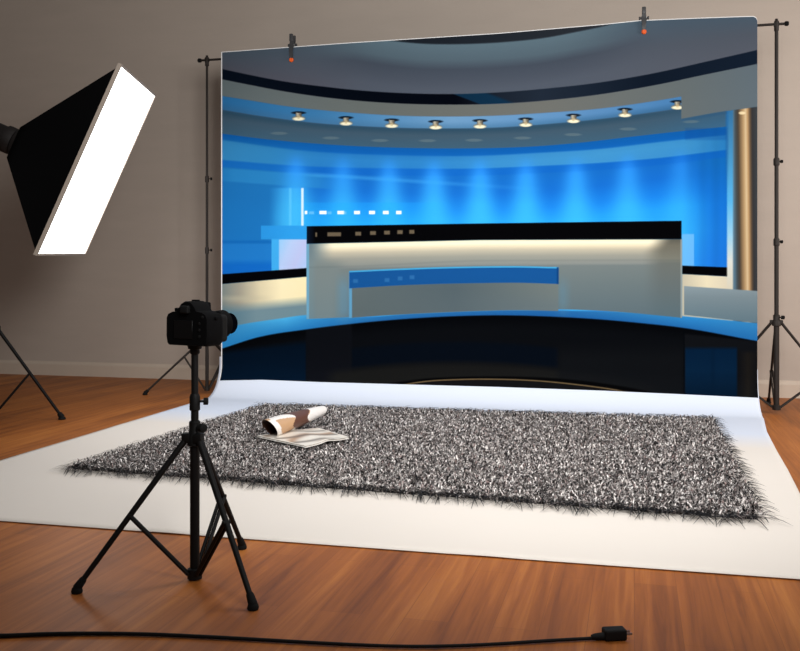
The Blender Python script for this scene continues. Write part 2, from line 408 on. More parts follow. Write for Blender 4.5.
    gput(below(tn+1.6, .6)*inx(380, 630, 6), (17, 17, 19))
    put(below(fb, .6), g)
    # ---- right small desk
    sdt = np.interp(x, [684, 758], [286, 291])
    put(inx(684, 760)*between(sdt, np.interp(x, [684, 758], [315, 323])), ramp((y-287)/34, (0, (134, 152, 160)), (.3, (120, 138, 146)), (1, (98, 122, 134))))
    # ---- main desk
    dt = np.interp(x, [306.7, 480, 682], [226.2, 223.5, 220.8]); dm = np.interp(x, [306.7, 480, 682], [243.8, 240, 239.2])
    db = I(x, [(306.7, 319), (340, 317.6), (410, 314), (480, 311), (560, 309.4), (620, 312), (682, 317.8)])
    k = y-dm
    mm = ramp(k, (0, (250, 240, 206)), (3, (255, 247, 218)), (6, (238, 226, 194)), (10, (196, 189, 168)), (16, (158, 159, 148)), (24, (138, 144, 141)), (26, (118, 129, 129)), (45, (108, 122, 125)), (78, (94, 112, 120)))
    el = ramp(k, (0, (106, 126, 134)), (20, (120, 138, 142)), (50, (118, 138, 142)), (78, (110, 136, 146)))
    er = ramp(k, (0, (92, 92, 84)), (6, (112, 110, 98)), (20, (122, 124, 114)), (24, (108, 114, 110)), (50, (100, 112, 114)), (78, (90, 110, 118)))
    d_ = lerp(el, mm, ss(309, 335+np.clip(12-k, 0, 12)*.0, x)); d_ = lerp(d_, er, ss(650, 674, x+np.clip(k, 0, 12)*.8))
    d_ = lerp(d_, ramp(k, (0, (128, 136, 130)), (26, (122, 134, 134)), (78, (116, 134, 138))), (1-ss(330, 352, x))*ss(12, 26, k)*ss(311, 318, x))
    put(inx(306.7, 682)*between(dm, db), d_)
    put(inx(306.7, 682)*between(dm+23.2-ss(340, 480, x)*3, dm+24.2-ss(340, 480, x)*3, 1)*.25, (84, 96, 98))
    put(inx(306.7, 309, .6)*between(dm, db), (110, 168, 200))
    put(inx(680.6, 682, .5)*between(dm, db), (148, 160, 160))
    put(inx(306.7, 681.5)*between(dt, dm), lerp(ramp((x-306)/10, (0, (8, 20, 40)), (1, (4, 5, 10))), np.zeros(x.shape+(3,))+C(3, 3, 5), ss(312, 316, x)))
    for cx, cy, w_, h_ in ((316.2, 234.6, .9, 2.2), (334.2, 234.3, 6.8, 2), (358.2, 233.7, 2.9, 1.9), (373, 233, 2.9, 1.9), (387, 232.6, 2.9, 1.9), (400, 232.1, 2.7, 1.9), (411.8, 231.8, 2.5, 1.9)):
        put(inx(cx-w_, cx+w_, .5)*between(cy-h_, cy+h_, .5), (104, 92, 74))
    for cx, w_ in ((306, 1.3), (323, 3.6), (340.8, 3.4), (357, 3), (372, 3), (385.8, 2.9), (398.8, 2.7)):
        put(inx(cx-w_, cx+w_, .5)*between(210.8, 214.2, .5), (255, 255, 255))
    for cx, w_ in ((311.5, 2.6), (329.5, 2), (344.8, 1.6)):
        put(inx(cx-w_, cx+w_, .6)*between(211.4, 214.2, .6)*.5, (150, 214, 255))
    # riser in front of the desk
    r1 = I(x, [(349, 271.2), (400, 268.8), (480, 266.6), (520, 266.4), (558.5, 267.3)])
    r2 = I(x, [(349, 288.4), (400, 285.4), (480, 283.1), (520, 282.8), (558.5, 284)])
    r3 = I(x, [(349, 318), (400, 314.4), (480, 310.8), (520, 310.3), (558.5, 311)])
    put(inx(338, 350, 4)*between(r1+8, r3, 8)*.45, (98, 150, 180)); put(inx(558, 568, 4)*between(r1+14, r3, 8)*.4, (96, 140, 164))
    put(inx(351, 558.3)*between(r2, r3), lerp(ramp((x-351)/207, (0, (96, 108, 110)), (.5, (84, 98, 104)), (1, (112, 122, 120))), ramp((x-351)/207, (0, (94, 106, 108)), (.5, (88, 102, 108)), (1, (104, 118, 122))), ss(285, 312, y)))
    put(inx(349, 352, .5)*between(r1, r3), (96, 158, 196))
    put(inx(349.3, 558.6)*between(r1, r2), (22, 84, 150))
    put(inx(349.3, 558.6)*between(r1-.2, r1+1.2), (72, 172, 222))
    put(inx(556.8, 558.6, .5)*between(r1, r2), (14, 66, 124))
    for cx, cy in ((355.5, 281), (387, 280), (400.2, 278.4), (412, 277.2)):
        put(inx(cx-2.4, cx+2.4, .7)*between(cy-1.9, cy+1.9, .7)*.55, (60, 126, 186))
    return np.clip(img, 0, 255)

KP = .86                                     # print reproduces the picture's own colours
art = paint(px, py)/255
art = np.where(art <= .04045, art/12.92, ((art+.055)/1.055)**2.4)*KP
white = .86
xe = (px-pxc[0]); te = (Z-ztop[None, :])     # narrow unprinted margin: left edge and top edge
edge = np.maximum(1-np.clip((X-XL)/.011, 0, 1)**6, 1-np.clip((ztop[None, :]-Z)/.007, 0, 1)**6)[..., None]
art = art*(1-edge)+white*edge
cols = np.concatenate([np.clip(art, 0, .95), np.ones(art.shape[:2]+(1,))], -1)

backdrop = empty('photo_backdrop', (0, BY, 0), 'large vinyl photo backdrop printed with a blue news studio, its white end swept out over the floor', 'backdrop')
P = np.stack([X, Y, Z], -1)
me = grid_mesh('printed_panel', P[:, :, :], cols, .0012)
o = link('printed_panel', me, attr_mat('printed_vinyl', .9, .02), backdrop)
o['label'] = 'printed picture of a blue news studio with a long desk'

# white sweep: from behind the print's lower edge round onto the floor
front_l = floor_at(-160, 510.2); back_l = floor_at(184, 406)
right_px = [(763.6, 418.5), (767, 433), (777, 452), (788, 471), (798, 491), (812, 520), (830, 556), (843, 584)]
rpts = [floor_at(a, b) for a, b in right_px]
NS, NW = 90, 160
sheet = []
arc_n = 26
fold_y = BY-RC
ys = [p.y for p in rpts][::-1]; xs = [p.x for p in rpts][::-1]
yfront_l, yfront_r = front_l.y, rpts[-1].y
for j in range(NS):
    if j < 6:                                   # hanging strip behind the print
        z = RC+.05-(.05)*j/6; yy = BY; s = None
        row = [(XL-.016+(XR+.004-XL+.016)*k/(NW-1), BY, z) for k in range(NW)]
    elif j < 6+arc_n:
        a = (j-6)/(arc_n-1)*math.pi/2
        z = RC-RC*math.sin(a)+.004; yy = BY-RC*(1-math.cos(a))
        w = (j-6)/(arc_n-1)
        xl = XL-.016+(back_l.x-.01-XL+.016)*w**2; xr = XR+.004+(np.interp(fold_y, ys, xs)-XR-.004)*w**1.3
        row = [(xl+(xr-xl)*k/(NW-1), yy, z) for k in range(NW)]
    else:
        t = (j-5-arc_n)/(NS-6-arc_n)
        row = []
        for k in range(NW):
            q = k/(NW-1)
            yf = yfront_l+(yfront_r-yfront_l)*q
            yy = fold_y+(yf-fold_y)*t
            tl = t
            xl = back_l.x-.01+(front_l.x-back_l.x+.01)*tl
            xr = np.interp(yy, ys, xs)
            row.append((xl+(xr-xl)*q, yy, .004))
    sheet.append(row)
SH = np.array(sheet)
# faint long creases in the sheet
cre = .0016*np.maximum(0, np.sin(SH[..., 0]*5.1+SH[..., 1]*1.3))**8+.0012*np.maximum(0, np.sin(SH[..., 1]*4.3-SH[..., 0]*.7+1))**6
SH[6+arc_n:, :, 2] += cre[6+arc_n:]
me = grid_mesh('white_sweep', SH, None, .002)
M_SHEET = mat('white_vinyl', (224, 216, 207), .7, spec=.1, noise=.03, nscale=1.2, bump=.15, bscale=25)
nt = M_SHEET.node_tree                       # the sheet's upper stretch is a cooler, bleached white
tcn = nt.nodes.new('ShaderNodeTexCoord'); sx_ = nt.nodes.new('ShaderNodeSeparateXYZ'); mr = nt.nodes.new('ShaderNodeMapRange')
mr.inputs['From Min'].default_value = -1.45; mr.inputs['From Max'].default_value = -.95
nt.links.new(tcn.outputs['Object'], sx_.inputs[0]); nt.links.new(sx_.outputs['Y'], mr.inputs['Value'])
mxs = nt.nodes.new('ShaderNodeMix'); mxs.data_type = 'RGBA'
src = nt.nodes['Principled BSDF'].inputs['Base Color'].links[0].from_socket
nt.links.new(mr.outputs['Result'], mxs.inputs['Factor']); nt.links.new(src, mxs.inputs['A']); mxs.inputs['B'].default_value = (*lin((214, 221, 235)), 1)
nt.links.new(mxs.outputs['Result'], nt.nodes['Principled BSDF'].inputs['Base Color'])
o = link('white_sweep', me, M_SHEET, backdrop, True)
o['label'] = 'plain white lower part of the sheet lying over the floor'

# ------------------------------------------------------------ light stands with crossbar
SY = BY+.045
def ground(px):                               # stand foot under a pixel column on the stands' line
    r = (px-400)/920; d = SY/(CS+r*SN); return Vector((d*(-SN+r*CS), SY, 0))
def azd(a): return Vector((math.cos(math.radians(a)), math.sin(math.radians(a)), 0))
def make_stand(name, base, height, collar, hub, spread, azs, m, r, label, cat, group=None, couplings=(1.0,), leg_r=None, foot_r=.016, brace_t=.55, targets=None):
    root = empty(name, base, label, cat, group)
    B = Vector(base); leg_r = leg_r or r*.8
    bm = bmesh.new(); tube(bm, [B+Vector((0, 0, hub-.02)), B+Vector((0, 0, collar+.05))], r*1.25, 16); from_bm('lower_pole', bm, m, root)
    zs = [collar+.05]+list(couplings)+[height]
    for i in range(len(zs)-1):
        rr_ = r*(1.0-.08*i)
        bm = bmesh.new(); tube(bm, [B+Vector((0, 0, zs[i])), B+Vector((0, 0, zs[i+1]))], rr_, 16)
        from_bm('pole_section', bm, m, root)
    for zc in couplings:
        bm = bmesh.new(); tube_profile(bm, B+Vector((0, 0, zc-.03)), Vector((0, 0, 1)), [(0, r*1.15), (.003, r*1.38), (.045, r*1.38), (.055, r*1.1)], 16)
        c = from_bm('locking_collar', bm, m, root)
        bm = bmesh.new(); kd = azd(20)
        tube_profile(bm, B+Vector((0, 0, zc)), kd, [(r, .004), (r+.015, .004), (r+.016, .012), (r+.03, .012), (r+.031, .009)], 10)
        from_bm('knob', bm, M_RUBBER, c)
    bm = bmesh.new(); tube_profile(bm, B+Vector((0, 0, collar-.03)), Vector((0, 0, 1)), [(0, r*1.4), (.004, r*2), (.035, r*2), (.045, r*1.5), (.08, r*1.5), (.084, r*1.2)], 18)
    c = from_bm('leg_collar', bm, m, root)
    bm = bmesh.new(); kd = azd(-30)
    tube_profile(bm, B+Vector((0, 0, collar+.035)), kd, [(r, .005), (r+.02, .005), (r+.021, .014), (r+.04, .014), (r+.042, .01)], 10)
    from_bm('knob', bm, M_RUBBER, c)
    bm = bmesh.new(); tube_profile(bm, B+Vector((0, 0, hub-.02)), Vector((0, 0, 1)), [(0, r*1.3), (.003, r*1.9), (.034, r*1.9), (.038, r*1.4)], 18)
    from_bm('brace_hub', bm, m, root)
    for i, a in enumerate(azs):
        if targets: foot = Vector(targets[i]); d = (foot-B); d.z = 0; sp = d.length; d.normalize()
        else: d = azd(a); sp = spread; foot = B+d*sp
        foot = foot+Vector((0, 0, .016))
        topp = B+d*(r*2)+Vector((0, 0, collar))
        j = foot.lerp(topp, brace_t)
        bm = bmesh.new(); tube(bm, [topp, j, foot], [leg_r*1.1, leg_r, leg_r*.9], 12)
        box(bm, topp, (leg_r*3, leg_r*3, leg_r*3.2), None, leg_r*.5)
        leg = from_bm('leg', bm, m, root)
        bm = bmesh.new(); dd = (foot-topp).normalized()
        tube_profile(bm, foot-dd*.035, dd, [(0, foot_r*.7), (.006, foot_r*.85), (.03, foot_r), (.036, foot_r)], 12)
        tube_profile(bm, Vector((foot.x, foot.y, 0.0035 if False else 0)), Vector((0, 0, 1)), [(0, foot_r*1.15), (.006, foot_r*1.3), (.016, foot_r*1.1), (.024, foot_r*.6)], 12)
        from_bm('rubber_foot', bm, M_RUBBER, leg)
        hubp = B+d*(r*1.8)+Vector((0, 0, hub))
        bm = bmesh.new()
        side = Vector((-d.y, d.x, 0))*leg_r*.8
        for sgn in (-1, 1):
            tube(bm, [j+side*sgn, hubp+side*sgn], leg_r*.72, 8)
        tube(bm, [j-side*1.6, j+side*1.6], leg_r*.8, 8)
        from_bm('brace', bm, m, root)
    return root

BAR_Z = 2.81
ls = ground(207); rs = ground(776.5)
stands_group = 'stands holding up the backdrop crossbar'
lfoot = floor_at(145, 395); dl = (lfoot-ls); a0 = math.degrees(math.atan2(dl.y, dl.x))
def backdrop_stand(base, azs, spread, label, coup, collar, bt, rad):
    s = make_stand('backdrop_stand', base, BAR_Z+.012, collar, .045, spread, azs, M_BRONZE, rad, label, 'light stand', stands_group, coup, .0095, .016, bt)
    B = Vector(base)
    bm = bmesh.new()
    tube_profile(bm, B+Vector((0, 0, BAR_Z-.05)), Vector((0, 0, 1)), [(0, .014), (.004, .017), (.07, .017), (.075, .012), (.088, .01)], 14)
    box(bm, B+Vector((0, 0, BAR_Z)), (.036, .03, .034), None, .006)
    from_bm('top_fitting', bm, M_BRONZE, s)
    return s
backdrop_stand(ls, [a0, a0-150, 62], dl.length, 'dark metal light stand behind the camera tripod, holding the left end of the crossbar', (1.21, 1.81), .47, .66, .0118)
backdrop_stand(rs, [163, 14, 88], .55, 'dark metal light stand right of the backdrop against the pale wall', (1.24, 1.82), .66, .4, .0155)
bm = bmesh.new()
tube(bm, [Vector((ls.x-.06, SY, BAR_Z)), Vector((rs.x+.07, SY, BAR_Z))], .0095, 16)
cb = from_bm('crossbar', bm, M_BRONZE)
cb['label'] = 'thin dark metal crossbar joining both backdrop stands at the top'; cb['category'] = 'pole'
bm = bmesh.new()
tube_profile(bm, Vector((rs.x+.055, SY, BAR_Z)), Vector((1, 0, 0)), [(0, .014), (.004, .017), (.022, .017), (.028, .012)], 14)
e = from_bm('end_cap', bm, M_RUBBER, cb)
bm = bmesh.new()
tube_profile(bm, Vector((ls.x-.055, SY, BAR_Z)), Vector((-1, 0, 0)), [(0, .016), (.004, .018), (.022, .018), (.028, .013)], 14)
from_bm('end_cap', bm, M_RUBBER, cb)

# ------------------------------------------------------------ spring clamps gripping the sheet to the crossbar
def clamp(px, ytop, ybot, label):
    x = x_world(px, BY-.02); zt = z_world(px, ytop, BY-.02); zb = z_world(px, ybot, BY-.02)
    L = zt-zb; zp = zb+L*.6
    c = Vector((x, BY+.02, zp))
    root = empty('spring_clamp', c, label, 'clamp', 'spring clamps on the top edge of the backdrop')
    w = .0135
    for sgn in (-1, 1):                        # a front and a back half, crossing at the pivot
        bm = bmesh.new()
        pts = [(sgn*.034, zt), (sgn*.030, zp+L*.34), (sgn*.022, zp+L*.1), (sgn*.026, zp-.01), (sgn*.036, zp-L*.2), (sgn*.030, zb+.03)]
        prev = None
        ring = []
        wd = [w*.9, w*1.05, w*1.15, w*1.5, w*1.1, w*.95]
        for (dy, z), ww in zip(pts, wd):
            y = BY+.02+dy
            ring.append([bm.verts.new((x-ww, y-.007, z)), bm.verts.new((x+ww, y-.007, z)), bm.verts.new((x+ww, y+.007, z)), bm.verts.new((x-ww, y+.007, z))])
        for a, b in zip(ring, ring[1:]):
            for k in range(4): bm.faces.new((a[k], a[(k+1) % 4], b[(k+1) % 4], b[k]))
        bm.faces.new(ring[0]); bm.faces.new(ring[-1][::-1])
        bmesh.ops.bevel(bm, geom=bm.edges[:], offset=.003, segments=2, affect='EDGES')
        j = from_bm('jaw' , bm, M_GREY, root)
        bm = bmesh.new()
        box(bm, (x, BY+.02+sgn*.031, zt-L*.13), (w*2.15, .02, L*.26), None, .006)
        from_bm('handle_grip', bm, M_GREY, j)
        bm = bmesh.new()
        tube_profile(bm, Vector((x, BY+.02+sgn*.040, zb+.02)), Vector((0, -sgn, 0)), [(0, .012), (.006, .018), (.02, .019), (.026, .014)], 16)
        p = from_bm('jaw_pad', bm, M_ORANGE, j); p['label'] = 'orange rubber pad'
    bm = bmesh.new()
    tube(bm, [Vector((x-.034, BY+.02, zp+.006)), Vector((x+.034, BY+.02, zp+.006))], .009, 12)
    for sx in (-1, 1):
        tube_profile(bm, Vector((x+sx*.028, BY+.02, zp+.006)), Vector((sx, 0, 0)), [(0, .013), (.004, .014), (.009, .012)], 12)
    from_bm('pivot_pin', bm, M_GREY, root)
    bm = bmesh.new()
    n = 70
    tube(bm, [Vector((x-.02+.04*k/n, BY+.02+.014*math.cos(k*.9), zp+.006+.014*math.sin(k*.9))) for k in range(n+1)], .0018, 6)
    from_bm('spring', bm, M_STEEL, root)
clamp(290.8, 33.5, 62, 'grey spring clamp with orange tips nearer the left end of the backdrop top')
clamp(644, 6.5, 34, 'grey spring clamp with orange tips nearer the right end of the backdrop top')

# ------------------------------------------------------------ softbox on its stand
V4 = [cam_space(*p) for p in ((-1.7385, 5.7394, 1.3121), (-1.8233, 6.8694, 1.3411), (-2.3477, 6.8606, .1517), (-2.2630, 5.7306, .1228))]
cen = sum(V4, Vector())/4
eu = (V4[1]-V4[0]).normalized(); ev = (V4[3]-V4[0]).normalized(); nn = eu.cross(ev).normalized()
if nn.dot(CAM-cen) < 0: nn = -nn
hu = (V4[1]-V4[0]).length/2; hv = (V4[3]-V4[0]).length/2
SBD = .60
DROP = Vector((0, 0, -.085))
apex = cen-nn*SBD+DROP
stand_base = at(-9, 275, 6.22); stand_base.z = 0
sb = empty('softbox', apex, 'rectangular softbox with black sides and glowing white face at upper left', 'softbox')
def ring_rect(off, su, sv): return [cen+nn*off+eu*(a*su)+ev*(b*sv) for a, b in ((-1, -1), (1, -1), (1, 1), (-1, 1))]
# tapered fabric shell, faces sagging slightly between the rods
bm = bmesh.new(); NR = 10; NE = 12
rings = []
for i in range(NR+1):
    t = i/NR
    off = -SBD+t*SBD
    c4 = [p+DROP*(1-t) for p in ring_rect(off, .11+(hu-.11)*t, .11+(hv-.11)*t)]
    r_ = []
    for k in range(4):
        a, b = c4[k], c4[(k+1) % 4]; mid = (a+b)/2; inw = (cen+nn*off+DROP*(1-t)-mid).normalized()
        for q in range(NE):
            f = q/NE; p = a.lerp(b, f)+inw*(.045*math.sin(math.pi*f)*math.sin(math.pi*t)); r_.append(bm.verts.new(p))
    rings.append(r_)
n = len(rings[0])
for i in range(NR):
    for k in range(n): bm.faces.new((rings[i][k], rings[i][(k+1) % n], rings[i+1][(k+1) % n], rings[i+1][k]))
shell = from_bm('fabric_shell', bm, M_FABRIC, sb)
mod = shell.modifiers.new('thick', 'SOLIDIFY'); mod.thickness = .003
# pale lip round the front
bm = bmesh.new()
def frame(bm, o0, o1, s_in, s_out):
    A = [[bm.verts.new(cen+nn*o+eu*(a*(hu+s))+ev*(b*(hv+s))) for a, b in ((-1, -1), (1, -1), (1, 1), (-1, 1))] for o, s in ((o0, s_out), (o1, s_out), (o1, s_in), (o0, s_in))]
    for i in range(4):
        for k in range(4):
            bm.faces.new((A[i][k], A[i][(k+1) % 4], A[(i+1) % 4][(k+1) % 4], A[(i+1) % 4][k]))
frame(bm, -.022, .003, -.010, .003)
lip = from_bm('front_lip', bm, M_TRIM, sb, False); lip['label'] = 'beige fabric lip round the white face'
md = bpy.data.materials.new('glowing_diffuser'); md.use_nodes = True
b = md.node_tree.nodes['Principled BSDF']; b.inputs['Base Color'].default_value = (.9, .9, .9, 1)
b.inputs['Emission Color'].default_value = (1, .985, .96, 1); b.inputs['Emission Strength'].default_value = 4
bm = bmesh.new(); G = 16; gv = []
for i in range(G+1):
    for j in range(G+1):
        a = -1+2*i/G; c = -1+2*j/G
        gv.append(bm.verts.new(cen+nn*(-.004+.008*(1-a*a)*(1-c*c))+eu*(a*(hu-.008))+ev*(c*(hv-.008))))
for i in range(G):
    for j in range(G):
        bm.faces.new((gv[i*(G+1)+j], gv[(i+1)*(G+1)+j], gv[(i+1)*(G+1)+j+1], gv[i*(G+1)+j+1]))
dif = from_bm('diffuser_panel', bm, md, sb); dif['label'] = 'glowing white diffuser fabric'
for k in range(4):
    bm = bmesh.new(); a = ring_rect(-SBD+.01, .085, .085)[k]+DROP; c = ring_rect(-.03, hu-.045, hv-.045)[k]
    tube(bm, [a, c], .005, 8); from_bm('rod', bm, M_STEEL, sb)
bm = bmesh.new(); tube_profile(bm, apex-nn*.03, nn, [(0, .085), (.004, .1), (.05, .115), (.06, .1)], 28); from_bm('speed_ring', bm, M_HEAD, sb)
# strobe head, held by the stand
hd = empty('strobe_head', apex-nn*.03, 'brown black strobe head behind the softbox at the left edge', 'studio light')
bm = bmesh.new(); tube_profile(bm, apex-nn*.035, -nn, [(0, .088), (.01, .094), (.06, .094), (.065, .082), (.26, .082), (.27, .075), (.285, .06)], 28)
from_bm('housing', bm, M_HEAD, hd)
hp = apex-nn*.19
bm = bmesh.new(); tube_profile(bm, apex-nn*.32, -nn, [(0, .05), (.003, .055), (.012, .055), (.014, .04)], 20); from_bm('control_panel', bm, M_GREY, hd)
sbase = Vector((hp.x, hp.y, 0))
# the stand carries the head; its pole stands just past the left edge of the view
pole_xy = at(-8, 275, (apex-CAM).dot(F)-.02); 
sbase = Vector((pole_xy.x, pole_xy.y, 0))
bm = bmesh.new()
box(bm, Vector((sbase.x, sbase.y, hp.z-.13)), (.05, .06, .09), None, .008)
tube(bm, [Vector((sbase.x, sbase.y, hp.z-.1)), hp-Vector((0, 0, .075))], .022, 12)
from_bm('tilt_bracket', bm, M_HEAD, hd)
foot = floor_at(62, 419.5)
rad = (foot-sbase); rad.z = 0; a_ = math.degrees(math.atan2(rad.y, rad.x)); Rr = rad.length
make_stand('light_stand', sbase, hp.z-.178, .64, .07, Rr, [a_, a_+120, a_-120], M_BLACK, .016,
           'black stand under the softbox, only its leg in view at the left edge', 'light stand', None, (1.2,), .011, .02, .5)

# ------------------------------------------------------------ camera tripod in front
fA, fB, fC = floor_at(77, 593), floor_at(253, 609.5), floor_at(242, 549)
tb = at(194.8, 275, 3.02); tb.z = 0
root = make_stand('camera_tripod', tb, .75, .468, .022, .5, [0, 0, 0], M_BLACK, .0125,
                  'black three-legged tripod holding the camera in front of the rug', 'tripod', None, (.585,), .0095, .014, .47, [fA, fB, fC])
bm = bmesh.new()
tube_profile(bm, tb+Vector((0, 0, .74)), Vector((0, 0, 1)), [(0, .013), (.004, .016), (.016, .016), (.018, .022), (.028, .024), (.03, .024)], 20)
from_bm('mounting_plate', bm, M_BLACK, root)

# ------------------------------------------------------------ the camera
PH_ = math.radians(31)
fwd = (F*math.cos(PH_)+R*math.sin(PH_)).normalized()    # where its lens looks
side = fwd.cross(Vector((0, 0, 1))).normalized()
rotc = Matrix((side, fwd, Vector((0, 0, 1)))).transposed()
cb0 = tb+Vector((0, 0, .77))
CS_ = 1.13
camo = empty('dslr_camera', cb0, 'black DSLR camera mounted on the tripod, lens towards the backdrop', 'camera')
def L_(x, y, z): return cb0+rotc@(Vector((x, y if y < .05 else .05+(y-.05)*1.55, z*.93))*CS_)
bm = bmesh.new()
# body outline in the x-z plane, extruded along the lens axis
out = [(-.078, .006), (-.072, 0), (.07, 0), (.078, .007), (.081, .03), (.08, .085), (.074, .098), (.06, .105), (.038, .108),
       (.03, .122), (.02, .133), (.008, .1375), (-.01, .1375), (-.022, .131), (-.031, .118), (-.04, .107), (-.062, .104), (-.075, .098), (-.081, .086), (-.082, .03)]
lay = [(-.034, .965), (-.028, 1), (.026, 1), (.032, .97)]
rg = []
for yv, s in lay: rg.append([bm.verts.new(L_(a*s, yv, .065+(c-.065)*s)) for a, c in out])
m_ = len(out)
for a, b in zip(rg, rg[1:]):
    for k in range(m_): bm.faces.new((a[k], a[(k+1) % m_], b[(k+1) % m_], b[k]))
bm.faces.new(rg[0][::-1]); bm.faces.new(rg[-1])
from_bm('body', bm, M_CAMERA, camo)
bm = bmesh.new(); box(bm, L_(.06, .042, .052), (.036, .04, .09), rotc, .014, 4); from_bm('hand_grip', bm, M_RUBBER, camo)
bm = bmesh.new(); box(bm, L_(.0, .036, .118), (.048, .03, .034), rotc, .01, 3); from_bm('prism_housing', bm, M_CAMERA, camo)
bm = bmesh.new(); box(bm, L_(0, -.04, .112), (.036, .016, .026), rotc, .006, 3); from_bm('eyecup', bm, M_RUBBER, camo)
bm = bmesh.new(); box(bm, L_(-.012, -.0348, .05), (.082, .003, .06), rotc, .001, 1); from_bm('rear_screen', bm, M_SCREEN, camo)
bm = bmesh.new(); tube_profile(bm, L_(-.057, -.002, .103), Vector((0, 0, 1)), [(0, .016), (.002, .017), (.011, .017), (.013, .015)], 22); from_bm('mode_dial', bm, M_CAMERA, camo)
bm = bmesh.new(); tube_profile(bm, L_(.062, .03, .098), Vector((0, 0, 1)), [(0, .009), (.007, .009), (.009, .007)], 16); from_bm('shutter_button', bm, M_CAMERA, camo)
bm = bmesh.new(); box(bm, L_(0, .004, .1395), (.02, .02, .005), rotc, .001, 1); from_bm('hot_shoe', bm, M_CAMERA, camo)
for bx_, bz_ in ((.05, .07), (.05, .05), (.05, .03), (.062, .09)):
    bm = bmesh.new(); tube_profile(bm, L_(bx_, -.033, bz_), -fwd, [(0, .005), (.003, .005), (.004, .004)], 12); from_bm('button', bm, M_RUBBER, camo)
bm = bmesh.new()
tube_profile(bm, L_(-.004, .03, .06), fwd, [(0, .038), (.012, .038), (.013, .0405), (.03, .0405), (.031, .043), (.034, .043), (.036, .0415), (.062, .0415), (.064, .044), (.07, .045), (.104, .048), (.098, .046), (.094, .042), (.09, .03)], 36)
ln = from_bm('lens', bm, M_CAMERA, camo)
bm = bmesh.new(); tube_profile(bm, L_(-.004, .118, .06), fwd, [(0, .036), (.005, .03), (.009, .018), (.0105, .004)], 28); from_bm('front_glass', bm, M_GLASS, ln)
bm = bmesh.new(); tube_profile(bm, L_(-.004, .07, .06), fwd, [(0, .0418), (.002, .0432), (.02, .0432), (.022, .0418)], 36); from_bm('zoom_ring', bm, M_RUBBER, ln)
# neck strap loop
for sx in (-1, 1):
    bm = bmesh.new(); box(bm, L_(sx*.083, 0, .086), (.008, .012, .01), rotc, .002, 1)
    from_bm('strap_lug', bm, M_CAMERA, camo)

# ------------------------------------------------------------ shag rug
rug_c = [floor_at(262, 405.5, .02), floor_at(713, 419, .02), floor_at(764, 519, .02), floor_at(67, 467.5, .02)]
rg4 = np.array([[p.x, p.y] for p in rug_c])                # back-left, back-right, front-right, front-left
rfm = floor_at(250, 485.5, .02)                            # bend of the front edge
rugo = empty('shag_rug', ((rg4[:, 0].mean()), rg4[:, 1].mean(), 0), 'long shaggy black and white rug lying on the white sheet', 'rug')
def rug_uv(U, Vv):                                          # U left-right, V back-front
    a = rg4[0]+(rg4[1]-rg4[0])*U[:, None]; b = rg4[3]+(rg4[2]-rg4[3])*U[:, None]
    lam = np.interp(U, [0, .3, 1], [0, 0, 0])[:, None]
    return a+(b-a)*Vv[:, None]
gu, gv_ = np.meshgrid(np.linspace(.006, .994, 60), np.linspace(.988, .012, 24))
q = rug_uv(gu.ravel(), gv_.ravel()).reshape(24, 60, 2)
Pz = np.concatenate([q, np.full((24, 60, 1), .014)], -1)
M_RUGB = mat('rug_backing', (30, 28, 28), .95, spec=.05)
me = grid_mesh('backing', Pz, None, .008)
link('backing', me, M_RUGB, rugo)
def strands(U, Vv, length, width, lean, zbase, outward=None):
    n = len(U); p = rug_uv(U, Vv)
    az = rng.uniform(0, 2*np.pi, n)
    d = np.stack([np.cos(az), np.sin(az)], -1); ln_ = np.ones(n)
    if outward is not None: d = d*1.3+outward*(1+.0*ln_[:, None]); d /= np.linalg.norm(d, axis=1, keepdims=True)
    L = length*rng.uniform(.65, 1.2, n); ln_ = lean*rng.uniform(.5, 1.3, n) if outward is None else rng.uniform(.93, 1.02, n)
    w = width*rng.uniform(.7, 1.25, n)
    sd = np.stack([-d[:, 1], d[:, 0]], -1)
    wa = rng.uniform(0, np.pi, n)
    root = np.concatenate([p, np.full((n, 1), zbase)], -1)
    ts = [0, .4, .75, 1.0]; ws = [.8, 1, .85, .25]
    V = np.zeros((n, 8, 3))
    for i, (t, wi) in enumerate(zip(ts, ws)):
        horiz = (ln_*L)*(t**1.5)
        z = L*np.sqrt(np.maximum(1-np.clip(ln_, 0, .97)**2, .05))*np.sin(t*np.pi/2*(1.0))*(1-.25*ln_*t*t)
        c = root.copy(); c[:, :2] += d*horiz[:, None]; c[:, 2] += z
        if outward is not None: c[:, 2] = np.maximum(c[:, 2]-.5*t*t*L*.5, .008)
        off = np.concatenate([sd*np.cos(wa)[:, None]*.5+sd*.5, (np.sin(wa)*.25)[:, None]], -1)*(w*wi/2)[:, None]
        V[:, i*2] = c-off; V[:, i*2+1] = c+off
    return V
def pile(name, V, colr, parent, m):
    n = len(V)
    base = (np.arange(n)*8)[:, None, None]
    q = np.array([[0, 1, 3, 2], [2, 3, 5, 4], [4, 5, 7, 6]])[None]+base
    q = q.reshape(-1, 4)
    me = bpy.data.meshes.new(name); vv = V.reshape(-1, 3)
    me.vertices.add(len(vv)); me.vertices.foreach_set('co', vv.astype(np.float32).ravel())
    me.loops.add(q.size); me.loops.foreach_set('vertex_index', q.astype(np.int32).ravel())
    me.polygons.add(len(q)); me.polygons.foreach_set('loop_start', np.arange(0, q.size, 4, dtype=np.int32))
    me.update(calc_edges=True)
    c = np.repeat(np.concatenate([colr.reshape(-1, 3), np.ones((n*4, 1))], -1), 2, axis=0)
    at_ = me.color_attributes.new('ink', 'FLOAT_COLOR', 'POINT'); at_.data.foreach_set('color', c.astype(np.float32).ravel())
    o = link(name, me, m, parent); o['kind'] = 'stuff'
    return o
